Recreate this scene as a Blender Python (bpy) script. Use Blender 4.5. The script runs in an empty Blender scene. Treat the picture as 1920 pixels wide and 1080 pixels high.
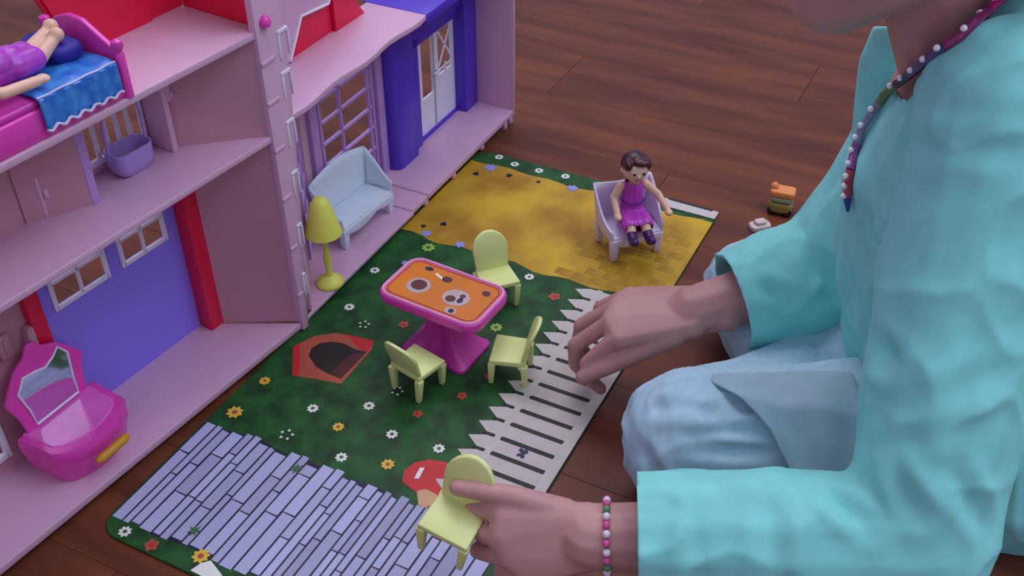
import bpy, bmesh, math, random
from mathutils import Vector, Matrix, noise, Quaternion
V = Vector
PI = math.pi
RND = random.Random(11)
COL = bpy.context.scene.collection
SC = bpy.context.scene

# ------------------------------------------------------------------ camera, world, lights, exposure
cd = bpy.data.cameras.new('camera'); cam = bpy.data.objects.new('camera', cd); COL.objects.link(cam)
cam.location = (0, 0, 0.75); cam.rotation_euler = (PI/2 - math.atan(0.787), 0, 0)
cd.sensor_width = 36; cd.lens = 36*1992/1920; cd.clip_start = 0.02
SC.camera = cam
W = bpy.data.worlds.new('room_light'); SC.world = W; W.use_nodes = True
bg = W.node_tree.nodes['Background']; bg.inputs[0].default_value = (0.56, 0.52, 0.74, 1); bg.inputs[1].default_value = 0.42
def area(name, loc, target, size, power, color):
    l = bpy.data.lights.new(name, 'AREA'); l.shape = 'RECTANGLE'; l.size, l.size_y = size; l.energy = power; l.color = color
    o = bpy.data.objects.new(name, l); COL.objects.link(o); o.location = loc
    o.rotation_euler = (V(target) - V(loc)).to_track_quat('-Z', 'Y').to_euler(); return o
area('window_light', (1.25, 0.55, 2.2), (0, 0.8, 0), (1.6, 1.4), 15, (0.72, 0.82, 1.0))
area('ceiling_light', (-0.1, 1.9, 2.3), (0, 0.9, 0), (1.2, 1.2), 11, (0.93, 0.88, 1.0))
SC.view_settings.view_transform = 'Standard'; SC.view_settings.look = 'None'
SC.view_settings.exposure = 0.78; SC.view_settings.gamma = 1; SC.view_settings.use_curve_mapping = False

# ------------------------------------------------------------------ materials
def lin(c):
    return tuple(((x/255)/12.92 if x/255 <= 0.04045 else ((x/255+0.055)/1.055)**2.4) for x in c)
MATS = {}
def mat(name, rgb, rough=0.4, var=0.06, scale=30, rgb2=None, spec=0.5, metal=0, bump=0, trans=0, rnd=0.0, sss=0, alpha=1, stretch=None):
    if name in MATS: return MATS[name]
    m = bpy.data.materials.new(name); m.use_nodes = True; nt = m.node_tree; N = nt.nodes; b = N['Principled BSDF']
    b.inputs['Roughness'].default_value = rough; b.inputs['Metallic'].default_value = metal
    b.inputs['Specular IOR Level'].default_value = spec; b.inputs['Transmission Weight'].default_value = trans
    b.inputs['Alpha'].default_value = alpha
    if sss: b.inputs['Subsurface Weight'].default_value = sss; b.inputs['Subsurface Radius'].default_value = (0.01, 0.004, 0.002)
    c1 = lin(rgb); c2 = lin(rgb2) if rgb2 else tuple(max(0, x*(1-2.5*var)) for x in c1)
    tc = N.new('ShaderNodeTexCoord'); mp = N.new('ShaderNodeMapping'); nz = N.new('ShaderNodeTexNoise'); rp = N.new('ShaderNodeValToRGB')
    nt.links.new(tc.outputs['Object'], mp.inputs[0]); nt.links.new(mp.outputs[0], nz.inputs['Vector'])
    if stretch: mp.inputs['Scale'].default_value = stretch[0]; mp.inputs['Rotation'].default_value = (0, 0, stretch[1])
    nz.inputs['Scale'].default_value = scale; nz.inputs['Detail'].default_value = 5
    rp.color_ramp.elements[0].position = 0.35; rp.color_ramp.elements[1].position = 0.65
    rp.color_ramp.elements[0].color = (*c2, 1); rp.color_ramp.elements[1].color = (*c1, 1)
    nt.links.new(nz.outputs['Fac'], rp.inputs[0])
    out = rp.outputs[0]
    if rnd:
        oi = N.new('ShaderNodeObjectInfo'); mx = N.new('ShaderNodeHueSaturation'); mr = N.new('ShaderNodeMapRange')
        mr.inputs['To Min'].default_value = 1-rnd; mr.inputs['To Max'].default_value = 1+rnd
        nt.links.new(oi.outputs['Random'], mr.inputs['Value']); nt.links.new(mr.outputs[0], mx.inputs['Value']); nt.links.new(out, mx.inputs['Color'])
        out = mx.outputs[0]
    nt.links.new(out, b.inputs['Base Color'])
    if bump:
        bp = N.new('ShaderNodeBump'); bp.inputs['Strength'].default_value = bump; bp.inputs['Distance'].default_value = 0.001
        nt.links.new(nz.outputs['Fac'], bp.inputs['Height']); nt.links.new(bp.outputs[0], b.inputs['Normal'])
    MATS[name] = m; return m

PINK = mat('pale_pink_plastic', (214, 172, 196), 0.38, 0.02, 12)
PINK_SHADE = mat('shaded_pink_plastic', (196, 146, 160), 0.45, 0.03, 12)  # darker copy of the pale pink, wall shade put into the colour
LAV = mat('lavender_plastic', (190, 150, 215), 0.4, 0.03)
PURP = mat('violet_plastic', (84, 52, 196), 0.35, 0.03)
GDOOR = mat('periwinkle_plastic', (146, 126, 240), 0.4, 0.02, 8)
RED = mat('red_plastic', (226, 20, 66), 0.4, 0.03)
WHITE = mat('white_plastic', (232, 228, 240), 0.3, 0.02)
PALEBLUE = mat('pale_blue_plastic', (214, 228, 240), 0.25, 0.02)
LIME = mat('pale_yellow_green_plastic', (226, 238, 150), 0.4, 0.02)
LAMPY = mat('yellow_plastic', (226, 230, 96), 0.4, 0.02)
HOT = mat('hot_pink_plastic', (232, 70, 180), 0.28, 0.03)
HOT2 = mat('magenta_pink_plastic', (214, 62, 170), 0.35, 0.03)
SILVER = mat('silver_mirror_foil', (225, 225, 235), 0.08, 0.01, metal=1)
GOLD = mat('ochre_plastic', (206, 150, 20), 0.4, 0.03)

# ------------------------------------------------------------------ mesh helpers
class MB:
    def __init__(s): s.v = []; s.f = []; s.m = []
    def add(s, vs, fs, mi=0):
        k = len(s.v); s.v += [V(p) for p in vs]; s.f += [tuple(i+k for i in f) for f in fs]; s.m += [mi]*len(fs); return s
    def extr(s, poly, fn, h0, h1, mi=0):
        n = len(poly)
        vs = [fn(x, y, h0) for x, y in poly] + [fn(x, y, h1) for x, y in poly]
        fs = [tuple(range(n)), tuple(range(2*n-1, n-1, -1))] + [(i, i+n, (i+1) % n+n, (i+1) % n) for i in range(n)]
        return s.add(vs, fs, mi)
    def box(s, c, d, mi=0, M=None):
        cx, cy, cz = c; a, b, e = d[0]/2, d[1]/2, d[2]/2
        vs = [V((cx+x*a, cy+y*b, cz+z*e)) for z in (-1, 1) for x, y in ((-1, -1), (1, -1), (1, 1), (-1, 1))]
        if M: vs = [M @ p for p in vs]
        return s.add(vs, [(3, 2, 1, 0), (4, 5, 6, 7), (0, 1, 5, 4), (1, 2, 6, 5), (2, 3, 7, 6), (3, 0, 4, 7)], mi)
    def tube(s, pts, r, n=8, mi=0, closed=False):
        pts = [V(p) for p in pts]; k = len(pts); rs = r if isinstance(r, (list, tuple)) else [r]*k
        vs = []; up = V((0, 0, 1)); prev = None
        for i, p in enumerate(pts):
            t = (pts[(i+1) % k]-pts[i-1]) if closed else (pts[min(i+1, k-1)]-pts[max(i-1, 0)])
            t.normalize()
            x = prev - t*prev.dot(t) if prev else t.cross(up)
            if x.length < 1e-4: x = t.cross(V((1, 0, 0)))
            x.normalize(); prev = x; y = t.cross(x)
            vs += [p+(x*math.cos(a)+y*math.sin(a))*rs[i] for a in [2*PI*j/n for j in range(n)]]
        fs = []
        for i in range(k if closed else k-1):
            i2 = (i+1) % k
            fs += [(i*n+j, i*n+(j+1) % n, i2*n+(j+1) % n, i2*n+j) for j in range(n)]
        if not closed: fs += [tuple(range(n-1, -1, -1)), tuple(range((k-1)*n, k*n))]
        return s.add(vs, fs, mi)
    def lathe(s, prof, n=20, xf=None, mi=0):
        vs = []
        for r, z in prof: vs += [V((r*math.cos(2*PI*j/n), r*math.sin(2*PI*j/n), z)) for j in range(n)]
        if xf: vs = [xf(p) for p in vs]
        k = len(prof)
        fs = [(i*n+j, i*n+(j+1) % n, (i+1)*n+(j+1) % n, (i+1)*n+j) for i in range(k-1) for j in range(n)]
        fs += [tuple(range(n-1, -1, -1)), tuple(range((k-1)*n, k*n))]
        return s.add(vs, fs, mi)
    def ball(s, c, r, n=10, mi=0, sc=(1, 1, 1)):
        prof = [(max(1e-5, math.sin(PI*i/n))*r, -math.cos(PI*i/n)*r) for i in range(n+1)]
        return s.lathe(prof, n+4, lambda p: V((p.x*sc[0], p.y*sc[1], p.z*sc[2]))+V(c), mi)
    def grid(s, fn, nu, nv, thick=0, mi=0):
        P = [[fn(i/nu, j/nv) for j in range(nv+1)] for i in range(nu+1)]
        k = (nv+1)
        vs = [p for row in P for p in row]
        fs = [(i*k+j, i*k+j+1, (i+1)*k+j+1, (i+1)*k+j) for i in range(nu) for j in range(nv)]
        return s.add(vs, fs, mi)
    def build(s, name, mats, parent=None, bevel=0, smooth=40, subsurf=0, solid=0, M=None, seg=2):
        me = bpy.data.meshes.new(name); me.from_pydata([(M @ p if M else p) for p in s.v], [], s.f)
        mats = mats if isinstance(mats, (list, tuple)) else [mats]
        for m in mats: me.materials.append(m)
        me.polygons.foreach_set('material_index', s.m)
        bm = bmesh.new(); bm.from_mesh(me); bmesh.ops.recalc_face_normals(bm, faces=bm.faces); bm.to_mesh(me); bm.free()
        o = bpy.data.objects.new(name, me); COL.objects.link(o)
        if parent: o.parent = parent
        if solid:
            d = o.modifiers.new('thickness', 'SOLIDIFY'); d.thickness = solid; d.offset = 0
        if bevel:
            d = o.modifiers.new('bevel', 'BEVEL'); d.width = bevel; d.segments = seg; d.limit_method = 'ANGLE'; d.angle_limit = math.radians(35)
        if subsurf:
            d = o.modifiers.new('smooth', 'SUBSURF'); d.levels = d.render_levels = subsurf
        if smooth:
            me.shade_smooth()
            if not subsurf and not bevel: me.set_sharp_from_angle(angle=math.radians(smooth))
        return o
def tag(o, label=None, cat=None, group=None, kind=None):
    for k, v in (('label', label), ('category', cat), ('group', group), ('kind', kind)):
        if v: o[k] = v
    return o
def thing(name, label, cat, loc=(0, 0, 0), rz=0, group=None):
    o = bpy.data.objects.new(name, None); COL.objects.link(o); o.empty_display_size = 0.02
    o.location = loc; o.rotation_euler = (0, 0, rz); return tag(o, label, cat, group)
def copy_thing(o, parent=None):
    c = o.copy(); COL.objects.link(c); c.parent = parent
    for ch in list(o.children): copy_thing(ch, c)
    return c
def rz_facing(f): return math.atan2(f[1], f[0]) + PI/2          # local front is -Y
def rrect(w, h, r, n=5):
    out = []
    for cx, cy, a0 in ((w/2-r, h/2-r, 0), (-w/2+r, h/2-r, PI/2), (-w/2+r, -h/2+r, PI), (w/2-r, -h/2+r, 1.5*PI)):
        out += [(cx+r*math.cos(a0+PI/2*i/n), cy+r*math.sin(a0+PI/2*i/n)) for i in range(n+1)]
    return out
XYZ = lambda x, y, h: V((x, y, h))

def capsule(bm, p0, r0, p1, r1):
    p0, p1 = V(p0), V(p1); pts = []
    for p, r in ((p0, r0), (p1, r1)):
        for i in range(7):
            z = -math.cos(PI*i/6); q = math.sin(PI*i/6)
            for j in range(12): pts.append(p+V((q*math.cos(j*PI/6), q*math.sin(j*PI/6), z))*r)
            if i in (0, 6): del pts[-11:]
    vs = [bm.verts.new(p) for p in pts]
    r = bmesh.ops.convex_hull(bm, input=vs)
    dead = [g for g in set(r['geom_interior'])|set(r['geom_unused']) if isinstance(g, bmesh.types.BMVert)]
    bmesh.ops.delete(bm, geom=dead, context='VERTS')
def hull(bm, pts):
    vs = [bm.verts.new(p) for p in pts]; r = bmesh.ops.convex_hull(bm, input=vs)
    dead = [g for g in set(r['geom_interior'])|set(r['geom_unused']) if isinstance(g, bmesh.types.BMVert)]
    bmesh.ops.delete(bm, geom=dead, context='VERTS')
def ellipsoid(bm, c, r, M=None):
    q = bmesh.ops.create_uvsphere(bm, u_segments=20, v_segments=14, radius=1)
    T = Matrix.Translation(V(c)) @ (M.to_4x4() if M else Matrix()) @ Matrix.Diagonal((*r, 1))
    bmesh.ops.transform(bm, matrix=T, verts=q['verts'])
def blob(name, prims, voxel, m, parent, smooth=6, cut=None, planes=(), disp=None, solid=0, dec=None):
    """one continuous surface grown around tapered limbs"""
    bm = bmesh.new()
    for p in prims:
        if p[0] == 'c': capsule(bm, *p[1:])
        elif p[0] == 'h': hull(bm, p[1])
        else: ellipsoid(bm, *p[1:])
    me = bpy.data.meshes.new(name); bm.to_mesh(me); bm.free()
    o = bpy.data.objects.new(name, me); COL.objects.link(o)
    d = o.modifiers.new('r', 'REMESH'); d.mode = 'VOXEL'; d.voxel_size = voxel
    d = o.modifiers.new('s', 'SMOOTH'); d.iterations = smooth; d.factor = 0.5
    if dec:
        d = o.modifiers.new('d', 'DECIMATE'); d.ratio = dec
    dg = bpy.context.evaluated_depsgraph_get(); ev = o.evaluated_get(dg)
    me2 = bpy.data.meshes.new_from_object(ev); o.modifiers.clear(); o.data = me2; bpy.data.meshes.remove(me); me2.name = name
    bm = bmesh.new(); bm.from_mesh(me2)
    if disp:
        bm.normal_update()
        new = [(v, disp(v.co, v.normal)) for v in bm.verts]
        for v, a in new: v.co = v.co + v.normal*a
    if cut:
        kill = [v for v in bm.verts if cut(v.co)]
        bmesh.ops.delete(bm, geom=kill, context='VERTS')
    for pc, pn, pr in planes:
        fs = [f for f in bm.faces if (f.calc_center_median()-pc).length < pr]
        ge = set(fs)
        for f in fs: ge.update(f.edges); ge.update(f.verts)
        bmesh.ops.bisect_plane(bm, geom=list(ge), plane_co=pc, plane_no=pn, dist=1e-5)
        kill = [v for v in bm.verts if (v.co-pc).dot(pn) > 1e-4 and (v.co-pc).length < pr*1.02]
        bmesh.ops.delete(bm, geom=kill, context='VERTS')
    bm.to_mesh(me2); bm.free()
    me2.materials.clear(); me2.materials.append(m); me2.shade_smooth()
    if solid:
        d = o.modifiers.new('cloth_thickness', 'SOLIDIFY'); d.thickness = solid; d.offset = -1
    o.parent = parent
    return o

# ------------------------------------------------------------------ floor of brown boards
E1 = V((0.44777, 0.89415, 0)); E2 = V((0.89415, -0.44777, 0))          # along and across the play mat
WOODBASE = mat('dark_joint_wood', (80, 44, 29), 0.6)
def wood():
    m = mat('brown_laminate', (120, 66, 41), 0.42, 0.1, 3.0, (88, 46, 30), rnd=0.08, stretch=((1.3, 9, 1), 0), bump=0.05, spec=0.25)
    return m
WOOD = wood()
fl = MB().box((0, 0, -0.012), (5.2, 5.6, 0.012)).build('floor', WOODBASE, None, smooth=0)
fl.location = (0.1, 1.25, 0); fl.rotation_euler = (0, 0, math.atan2(E2.y, E2.x)); fl['kind'] = 'structure'; fl['label'] = 'brown wooden board floor under the toys'
bw, bl = 0.135, 0.92
pm = MB().box((0, 0, -0.003), (bl-0.0006, bw-0.0003, 0.006)).build('plank', WOOD, fl, bevel=0.0003, smooth=0, seg=1)
first = True
for j in range(-20, 20):
    off = ((j*0.37) % 1.0)*bl
    for i in range(-4, 4):
        x = i*bl+off; y = (j+0.5)*bw
        if abs(x) > 2.2: continue
        o = pm if first else pm.copy()
        if not first: COL.objects.link(o); o.parent = fl
        first = False; o.location = (x, y, 0)

# ------------------------------------------------------------------ play mat, printed flat
MO = V((-0.368, 0.606, 0))
play = thing('play_mat', 'long printed garden play mat with stone path, lawn and picket fence lying before the dollhouse', 'play mat', MO, math.atan2(E1.y, E1.x))
# local: x = along the mat (near -> far), y = -across
ML, MWD, MZ = 0.727, 0.339, 0.0025
def mp(s, t, h): return V((s, -t, h))
GRASS = mat('printed_grass', (38, 96, 40), 0.5, 0.1, 45, (22, 62, 28), spec=0.3)
PATHY = mat('printed_yellow_path', (206, 168, 44), 0.5, 0.1, 14, (164, 118, 30), spec=0.3)
GROUT = mat('printed_dark_joint', (24, 24, 52), 0.55)
STONE = mat('printed_blue_grey_stone', (182, 188, 220), 0.5, 0.1, 70, rnd=0.2, spec=0.3)
PICK = mat('printed_grey_picket', (206, 200, 192), 0.5, 0.04, 40, spec=0.3)
SLOT = mat('printed_dark_slot', (34, 40, 34), 0.6)
DK = mat('printed_black_brown', (30, 14, 12), 0.6)
P_W = mat('printed_white', (236, 240, 226), 0.5, 0.02); P_Y = mat('printed_yellow', (226, 190, 60), 0.5, 0.02)
P_R = mat('printed_red', (206, 26, 34), 0.5, 0.04); P_O = mat('printed_rust', (176, 84, 58), 0.5, 0.04)
P_L = mat('printed_lilac', (150, 150, 214), 0.5, 0.04); P_N = mat('printed_navy', (22, 20, 74), 0.5, 0.02); P_G = mat('printed_leaf_green', (66, 110, 66), 0.5, 0.1)
P_LG = mat('printed_lime', (150, 190, 70), 0.5, 0.04)
def matpoly():
    pts = []; r = 0.022
    for cx, cy, a0 in ((r, r, PI), (ML-r, r, 1.5*PI), (ML-r, MWD-r, 0), (r, MWD-r, PI/2)):
        pts += [(cx+r*math.cos(a0+PI/2*i/5), cy+r*math.sin(a0+PI/2*i/5)) for i in range(6)]
    return pts
MB().extr(matpoly(), mp, 0.0006, MZ).build('lawn_sheet', GRASS, play, bevel=0.0006, smooth=0)
def flat(name, poly, m, z, th=0.0002):
    return MB().extr(poly, mp, z, z+th).build(name, m, play, smooth=0)
def wavy(s0, s1, t, amp=0.003):
    n = 18
    return [(s0+(s1-s0)*i/n, t+amp*math.sin(i*1.7)+amp*0.6*math.sin(i*0.9+1)) for i in range(n+1)]
def wavy_t(s, t0, t1, amp=0.003, n=24, ph=0):
    return [(s+amp*math.sin(i*1.3+ph)+amp*0.6*math.sin(i*0.63+2), t0+(t1-t0)*i/n) for i in range(n+1)]
flat('yellow_path', wavy_t(0.514, 0.002, 0.338) + wavy_t(0.698, 0.338, 0.002, 0.002), PATHY, MZ)
# brick pattern at the right end of the path
DARKY = mat('printed_path_brick', (178, 138, 34), 0.5, 0.1, 60, spec=0.3)
shared = None
for r_ in range(11):
    for k in range(6):
        s = 0.526+r_*0.0145; t = 0.215+k*0.021+(r_ % 2)*0.0105
        if t > 0.325 or RND.random() < 0.45: continue
        if shared is None:
            shared = flat('path_brick', [(-0.0062, -0.0096), (0.0062, -0.0092), (0.006, 0.0096), (-0.006, 0.009)], DARKY, 0, 0.0002); o = shared
        else:
            o = shared.copy(); COL.objects.link(o)
        o.location = mp(s, t, MZ+0.0002)
# paving stones
flat('stone_path_ground', wavy_t(0.020, 0.002, 0.33, 0.002) + wavy_t(0.150, 0.33, 0.002, 0.002, ph=1), GROUT, MZ)
t = 0.0025; row = 0; stones = []
while t < 0.318:
    wd = RND.choice([0.0075, 0.0105, 0.0125, 0.0145, 0.009]); s = 0.021+RND.uniform(-0.004, 0.003); end = 0.149+RND.uniform(-0.004, 0.006)
    while s < end-0.004:
        ln = min(RND.uniform(0.035, 0.095), end-s)
        if end-s-ln < 0.012: ln = end-s
        stones.append((s+ln/2, t+wd/2, ln-0.0011, wd-0.0016)); s += ln
    t += wd
base = flat('paving_stone', [(-.5, -.5), (.5, -.46), (.49, .5), (-.5, .47)], STONE, 0, 0.0003)
for i, (s, t, ln, wd) in enumerate(stones):
    o = base if i == 0 else base.copy()
    if i: COL.objects.link(o)
    o.location = mp(s, t, MZ+0.0002); o.scale = (ln, wd, 1)
# picket fence
pk = flat('picket', [(0.0, -.0086), (-0.084, -.0086), (-0.098, 0.001), (-0.082, .0086), (0.0, .0086)], PICK, 0, 0.0003)
n = 0
for s in [0.247+0.0212*i for i in range(-3, 13)] + [0.716]:
    o = pk if n == 0 else pk.copy()
    if n: COL.objects.link(o)
    n += 1; o.location = mp(s, 0.338, MZ+0.0004)
pk.data.transform(Matrix(((0, 1, 0, 0), (-1, 0, 0, 0), (0, 0, 1, 0), (0, 0, 0, 1))) @ Matrix.Diagonal((1, -1, 1, 1)))
for sl in [0.2575+0.0212*i for i in range(-3, 12)]:
    flat('fence_slot', [(sl-.0024, 0.271), (sl+.0026, 0.272), (sl+.0024, 0.327), (sl-.0026, 0.3265)], SLOT, MZ, 0.0010)
    flat('fence_slot', [(sl-.0014, 0.2515), (sl+.0016, 0.2515), (sl+.0020, 0.2615), (sl-.0020, 0.2615)], SLOT, MZ, 0.0010)
flat('fence_rail', [(0.175, 0.327), (0.512, 0.327), (0.512, 0.338), (0.175, 0.338)], PICK, MZ+0.0004, 0.0005)
flat('fence_rail', [(0.175, 0.264), (0.512, 0.264), (0.512, 0.2705), (0.175, 0.2705)], PICK, MZ+0.0004, 0.0004)
flat('fence_slot', [(0.723, 0.272), (0.727, 0.272), (0.7255, 0.33), (0.722, 0.33)], SLOT, MZ, 0.0012)
flat('fence_slot', [(0.705, 0.262), (0.7075, 0.262), (0.707, 0.30), (0.705, 0.30)], SLOT, MZ, 0.0008)
# flowers
def flower(name, r, mp_, mc, petals=8, ring=True):
    mb = MB(); pts = []
    for i in range(petals*4):
        a = 2*PI*i/(petals*4); q = r*(0.86+0.16*math.cos(petals*a)); pts.append((q*math.cos(a), q*math.sin(a)))
    mb.extr(pts, XYZ, 0, 0.0003, 0)
    mb.extr([(0.34*r*math.cos(a), 0.34*r*math.sin(a)) for a in [2*PI*i/8 for i in range(8)]], XYZ, 0.0003, 0.0005, 1)
    return mb.build(name, [mp_, mc], play, smooth=0)
def star(name, r, m):
    mb = MB()
    for i in range(5):
        a = 2*PI*i/5+0.3
        mb.extr([(r*0.95*math.cos(a+d)*q, r*0.95*math.sin(a+d)*q) for d, q in ((-.32, 0.72), (0, 0.55), (.32, 0.72), (0, 1.05))], XYZ, 0, 0.0003)
    return mb.build(name, m, play, smooth=0)
fw = flower('white_flower', 0.0062, P_W, P_G); fy = flower('yellow_flower', 0.0062, P_Y, P_O); fr = flower('red_flower', 0.0058, P_O, P_R, 5)
fg = flower('lime_flower', 0.0072, P_LG, P_G); fs = star('star_flower', 0.0072, P_W); fl_ = flower('lilac_flower', 0.0068, P_L, P_L, 6); fb = flower('dark_insect', 0.0045, DK, P_N, 3)
for src, pts in ((fw, ((.43, .018), (.36, .029), (.499, .184), (.21, .085), (.238, .133), (.215, .174), (.219, .224), (.168, .147), (.009, .026), (.719, .032), (.712, .059), (.712, .095), (.715, .132), (.718, .2), (.46, .1))),
                 (fy, ((.171, .019, 1.4), (.2, .122), (.018, .103, 1.3), (.18, .191, 1.1), (.221, .018))),
                 (fg, ((.497, .051, 1.2), (.402, .191, 1.0))), (fr, ((.25, .182), (.292, .209), (.361, .099, 1.1), (.479, .225, 1.3), (.008, .057, 1.2), (.33, .22))),
                 (fs, ((.342, .06), (.169, .083, 1.1), (.269, .147))), (fl_, ((.69, .034, 1.3), (.693, .152, 1.1), (.521, .034), (.519, .082), (.458, .042, .7))),
                 (fb, ((.668, .024), (.684, .065), (.687, .106, 0.7), (.533, .023, .8), (.548, .043)))):
    for i, p in enumerate(pts):
        o = src if i == 0 else src.copy()
        if i: COL.objects.link(o)
        k = p[2] if len(p) > 2 else 1
        o.location = mp(p[0], p[1], MZ+0.0004); o.scale = (k, k, 1); o.rotation_euler = (0, 0, i*1.1)
# kennel print
flat('printed_kennel', [(0.2796, 0.0128), (0.302, 0.0225), (0.3167, 0.0401), (0.3222, 0.0842), (0.3105, 0.0896), (0.2522, 0.0902), (0.2477, 0.0671), (0.2412, 0.0398)], P_O, MZ+.0001)
flat('kennel_roof_edge', [(0.2768, 0.0128), (0.285, 0.0158), (0.245, 0.0438), (0.2391, 0.0393)], P_R, MZ+.0003)
flat('kennel_roof_edge', [(0.3185, 0.0458), (0.3242, 0.0843), (0.3059, 0.0879), (0.3052, 0.079), (0.3156, 0.0614)], P_R, MZ+.0003)
flat('kennel_doorway', [(0.2725, 0.0364), (0.2833, 0.0315), (0.2945, 0.0347), (0.3022, 0.0444), (0.306, 0.0576), (0.3032, 0.075), (0.3054, 0.0869), (0.2827, 0.0864), (0.2589, 0.0857), (0.2594, 0.0689), (0.2623, 0.0529)], DK, MZ+.0004)
flat('kennel_floor', [(0.2955, 0.0747), (0.3035, 0.0868), (0.2595, 0.0853), (0.26, 0.0718)], mat('printed_maroon', (84, 22, 26), .5), MZ+.0006)
# mushroom, butterflies, tufts, white bird
flat('printed_mushroom', [(0.168, 0.214), (0.180, 0.209), (0.193, 0.212), (0.203, 0.223), (0.207, 0.238), (0.203, 0.249), (0.188, 0.256), (0.174, 0.257), (0.165, 0.245), (0.163, 0.230)], P_R, MZ+.0002)
flat('mushroom_gleam', [(0.176, 0.222), (0.190, 0.220), (0.192, 0.224), (0.178, 0.226)], P_W, MZ+.0004)
flat('mushroom_stalk', [(0.164, 0.232), (0.170, 0.238), (0.168, 0.256), (0.152, 0.258), (0.150, 0.242)], mat('printed_beige', (214, 170, 120), 0.5), MZ+.0003)
def butterfly(s, t, k, m):
    flat('printed_butterfly', [(s+k*x, t+k*y) for x, y in ((0, 0), (.5, -.9), (1.1, -.8), (.9, -.1), (1.2, .5), (.6, .9), (0, .35), (-.6, .8), (-1, .3), (-.6, -.1), (-.9, -.7), (-.3, -.7))], m, MZ+.0012)
butterfly(.248, .298, .0055, P_N); butterfly(.374, .312, .006, mat('printed_slate', (60, 56, 84), .5))
for s, t in ((.137, .118), (.037, .08), (.03, .2)):
    flat('grass_tuft', [(s+.007*math.cos(a)*q, t+.006*math.sin(a)*q) for a, q in [(2*PI*i/14, 1 if i % 2 else .45) for i in range(14)]], P_G, MZ+.0009)
flat('printed_white_bird', [(.002, .105), (.012, .108), (.018, .114), (.012, .128), (.004, .146), (.001, .15)], P_W, MZ+.0008)

# ------------------------------------------------------------------ dollhouse
O2 = V((-0.2251, 0.877, 0))
class Fr:
    """vertical-plane frame: a along, b behind, z up (relative to the house root)"""
    def __init__(s, o, d, n): s.o = V((*o, 0)); s.d = V((*d, 0)).normalized(); s.n = V((*n, 0)).normalized()
    def P(s, a, b, z): return s.o + s.d*a + s.n*b + V((0, 0, z))
    def sub(s, a0, b0, a1, b1):
        p, q = s.P(a0, b0, 0), s.P(a1, b1, 0); d = q-p; n = V((-d.y, d.x, 0))
        if n.dot(s.n) < 0: n = -n
        return Fr(p[:2], d[:2], n[:2]), d.length
FL = Fr((0, 0), (-.5356, -.8447), (-.8447, .5356)); FR = Fr((0, 0), (.4447, .8957), (-.8957, .4447))
house = thing('dollhouse', 'large opened pink plastic dollhouse with violet doors and red roof', 'dollhouse', O2)
def az(fr, poly, b0, b1, mb=None):
    mb = mb or MB(); return mb.extr(poly, lambda x, y, h: fr.P(x, h, y), b0, b1)
def slab(fr, poly, z0, z1, mb=None):
    mb = mb or MB(); return mb.extr(poly, lambda x, y, h: fr.P(x, y, h), z0, z1)
def fbox(fr, a0, a1, b0, b1, z0, z1, mb=None):
    return slab(fr, [(a0, b0), (a1, b0), (a1, b1), (a0, b1)], z0, z1, mb)
def panel(fr, a0, a1, z0, z1, holes, b0, b1, mb=None):
    mb = mb or MB()
    A = sorted({a0, a1, *[h[0] for h in holes], *[h[1] for h in holes]}); Z = sorted({z0, z1, *[h[2] for h in holes], *[h[3] for h in holes]})
    for i in range(len(A)-1):
        for j in range(len(Z)-1):
            ca, cz = (A[i]+A[i+1])/2, (Z[j]+Z[j+1])/2
            if any(h[0] < ca < h[1] and h[2] < cz < h[3] for h in holes): continue
            fbox(fr, A[i], A[i+1], b0, b1, Z[j], Z[j+1], mb)
    return mb
def grille(fr, a0, a1, z0, z1, av, zv, w, b0, b1, mb=None):
    mb = mb or MB()
    for a in (a0, a1): fbox(fr, a-w/2, a+w/2, b0, b1, z0-w/2, z1+w/2, mb)
    for z in (z0, z1): fbox(fr, a0, a1, b0, b1, z-w/2, z+w/2, mb)
    for a in av: fbox(fr, a-w*.35, a+w*.35, b0, b1, z0, z1, mb)
    for z in zv: fbox(fr, a0, a1, b0, b1, z-w*.35, z+w*.35, mb)
    return mb
FZ = 0.0145; BV = 0.0008
LE = 0.50
# --- left half
slab(FL, [(0.004, 0), (LE, 0), (LE, .10), (.064, .10), (.06, .088)], 0.0065, FZ).build('base_floor', PINK, house, bevel=BV)
for a in (.16, .30, .44): fbox(FL, a-.006, a+.006, .03, .045, 0, .0070).build('foot', PINK, house, bevel=.0006)
slab(FL, [(-.002, 0), (LE, 0), (LE, .094), (.064, .094)], 0.2365, 0.243).build('middle_floor', PINK, house, bevel=BV)
slab(FL, [(-.002, 0), (.43, 0), (.43, .09), (.20, .09), (.10, .16), (.085, .135), (.078, .098), (-.006, .098)], 0.3415, 0.348).build('attic_floor', PINK, house, bevel=BV)
sp, sl = FL.sub(0, 0, .06, .088)
panel(sp, 0.003, sl, FZ, 0.2365, [], 0.0, 0.004).build('slanted_side_wall', PINK_SHADE, house)
sp2, sl2 = FL.sub(0, 0, .067, .064)
panel(sp2, 0.003, sl2, 0.243, 0.3415, [], 0.0, 0.004).build('slanted_side_wall', PINK_SHADE, house)
m_ = MB(); fbox(FL, .067, .073, .055, .088, 0.243, 0.3415, m_); fbox(FL, .062, .067, .055, .062, .293, .308, m_); fbox(FL, .0615, .0645, .053, .056, .296, .302, m_)
m_.build('wall_latch_post', PINK, house, bevel=BV)
gd = panel(FL, .064, .228, FZ, .2365, [(.080, .135, .139, .205), (.152, .213, .139, .205)], .088, .093).build('garage_door', GDOOR, house)
for a0, a1 in ((.080, .135), (.152, .213)):
    grille(FL, a0+.001, a1-.001, .140, .204, [(a0+a1)/2], [.167], .0045, .0855, .0885).build('window_frame', WHITE, gd, bevel=.0004)
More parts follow.
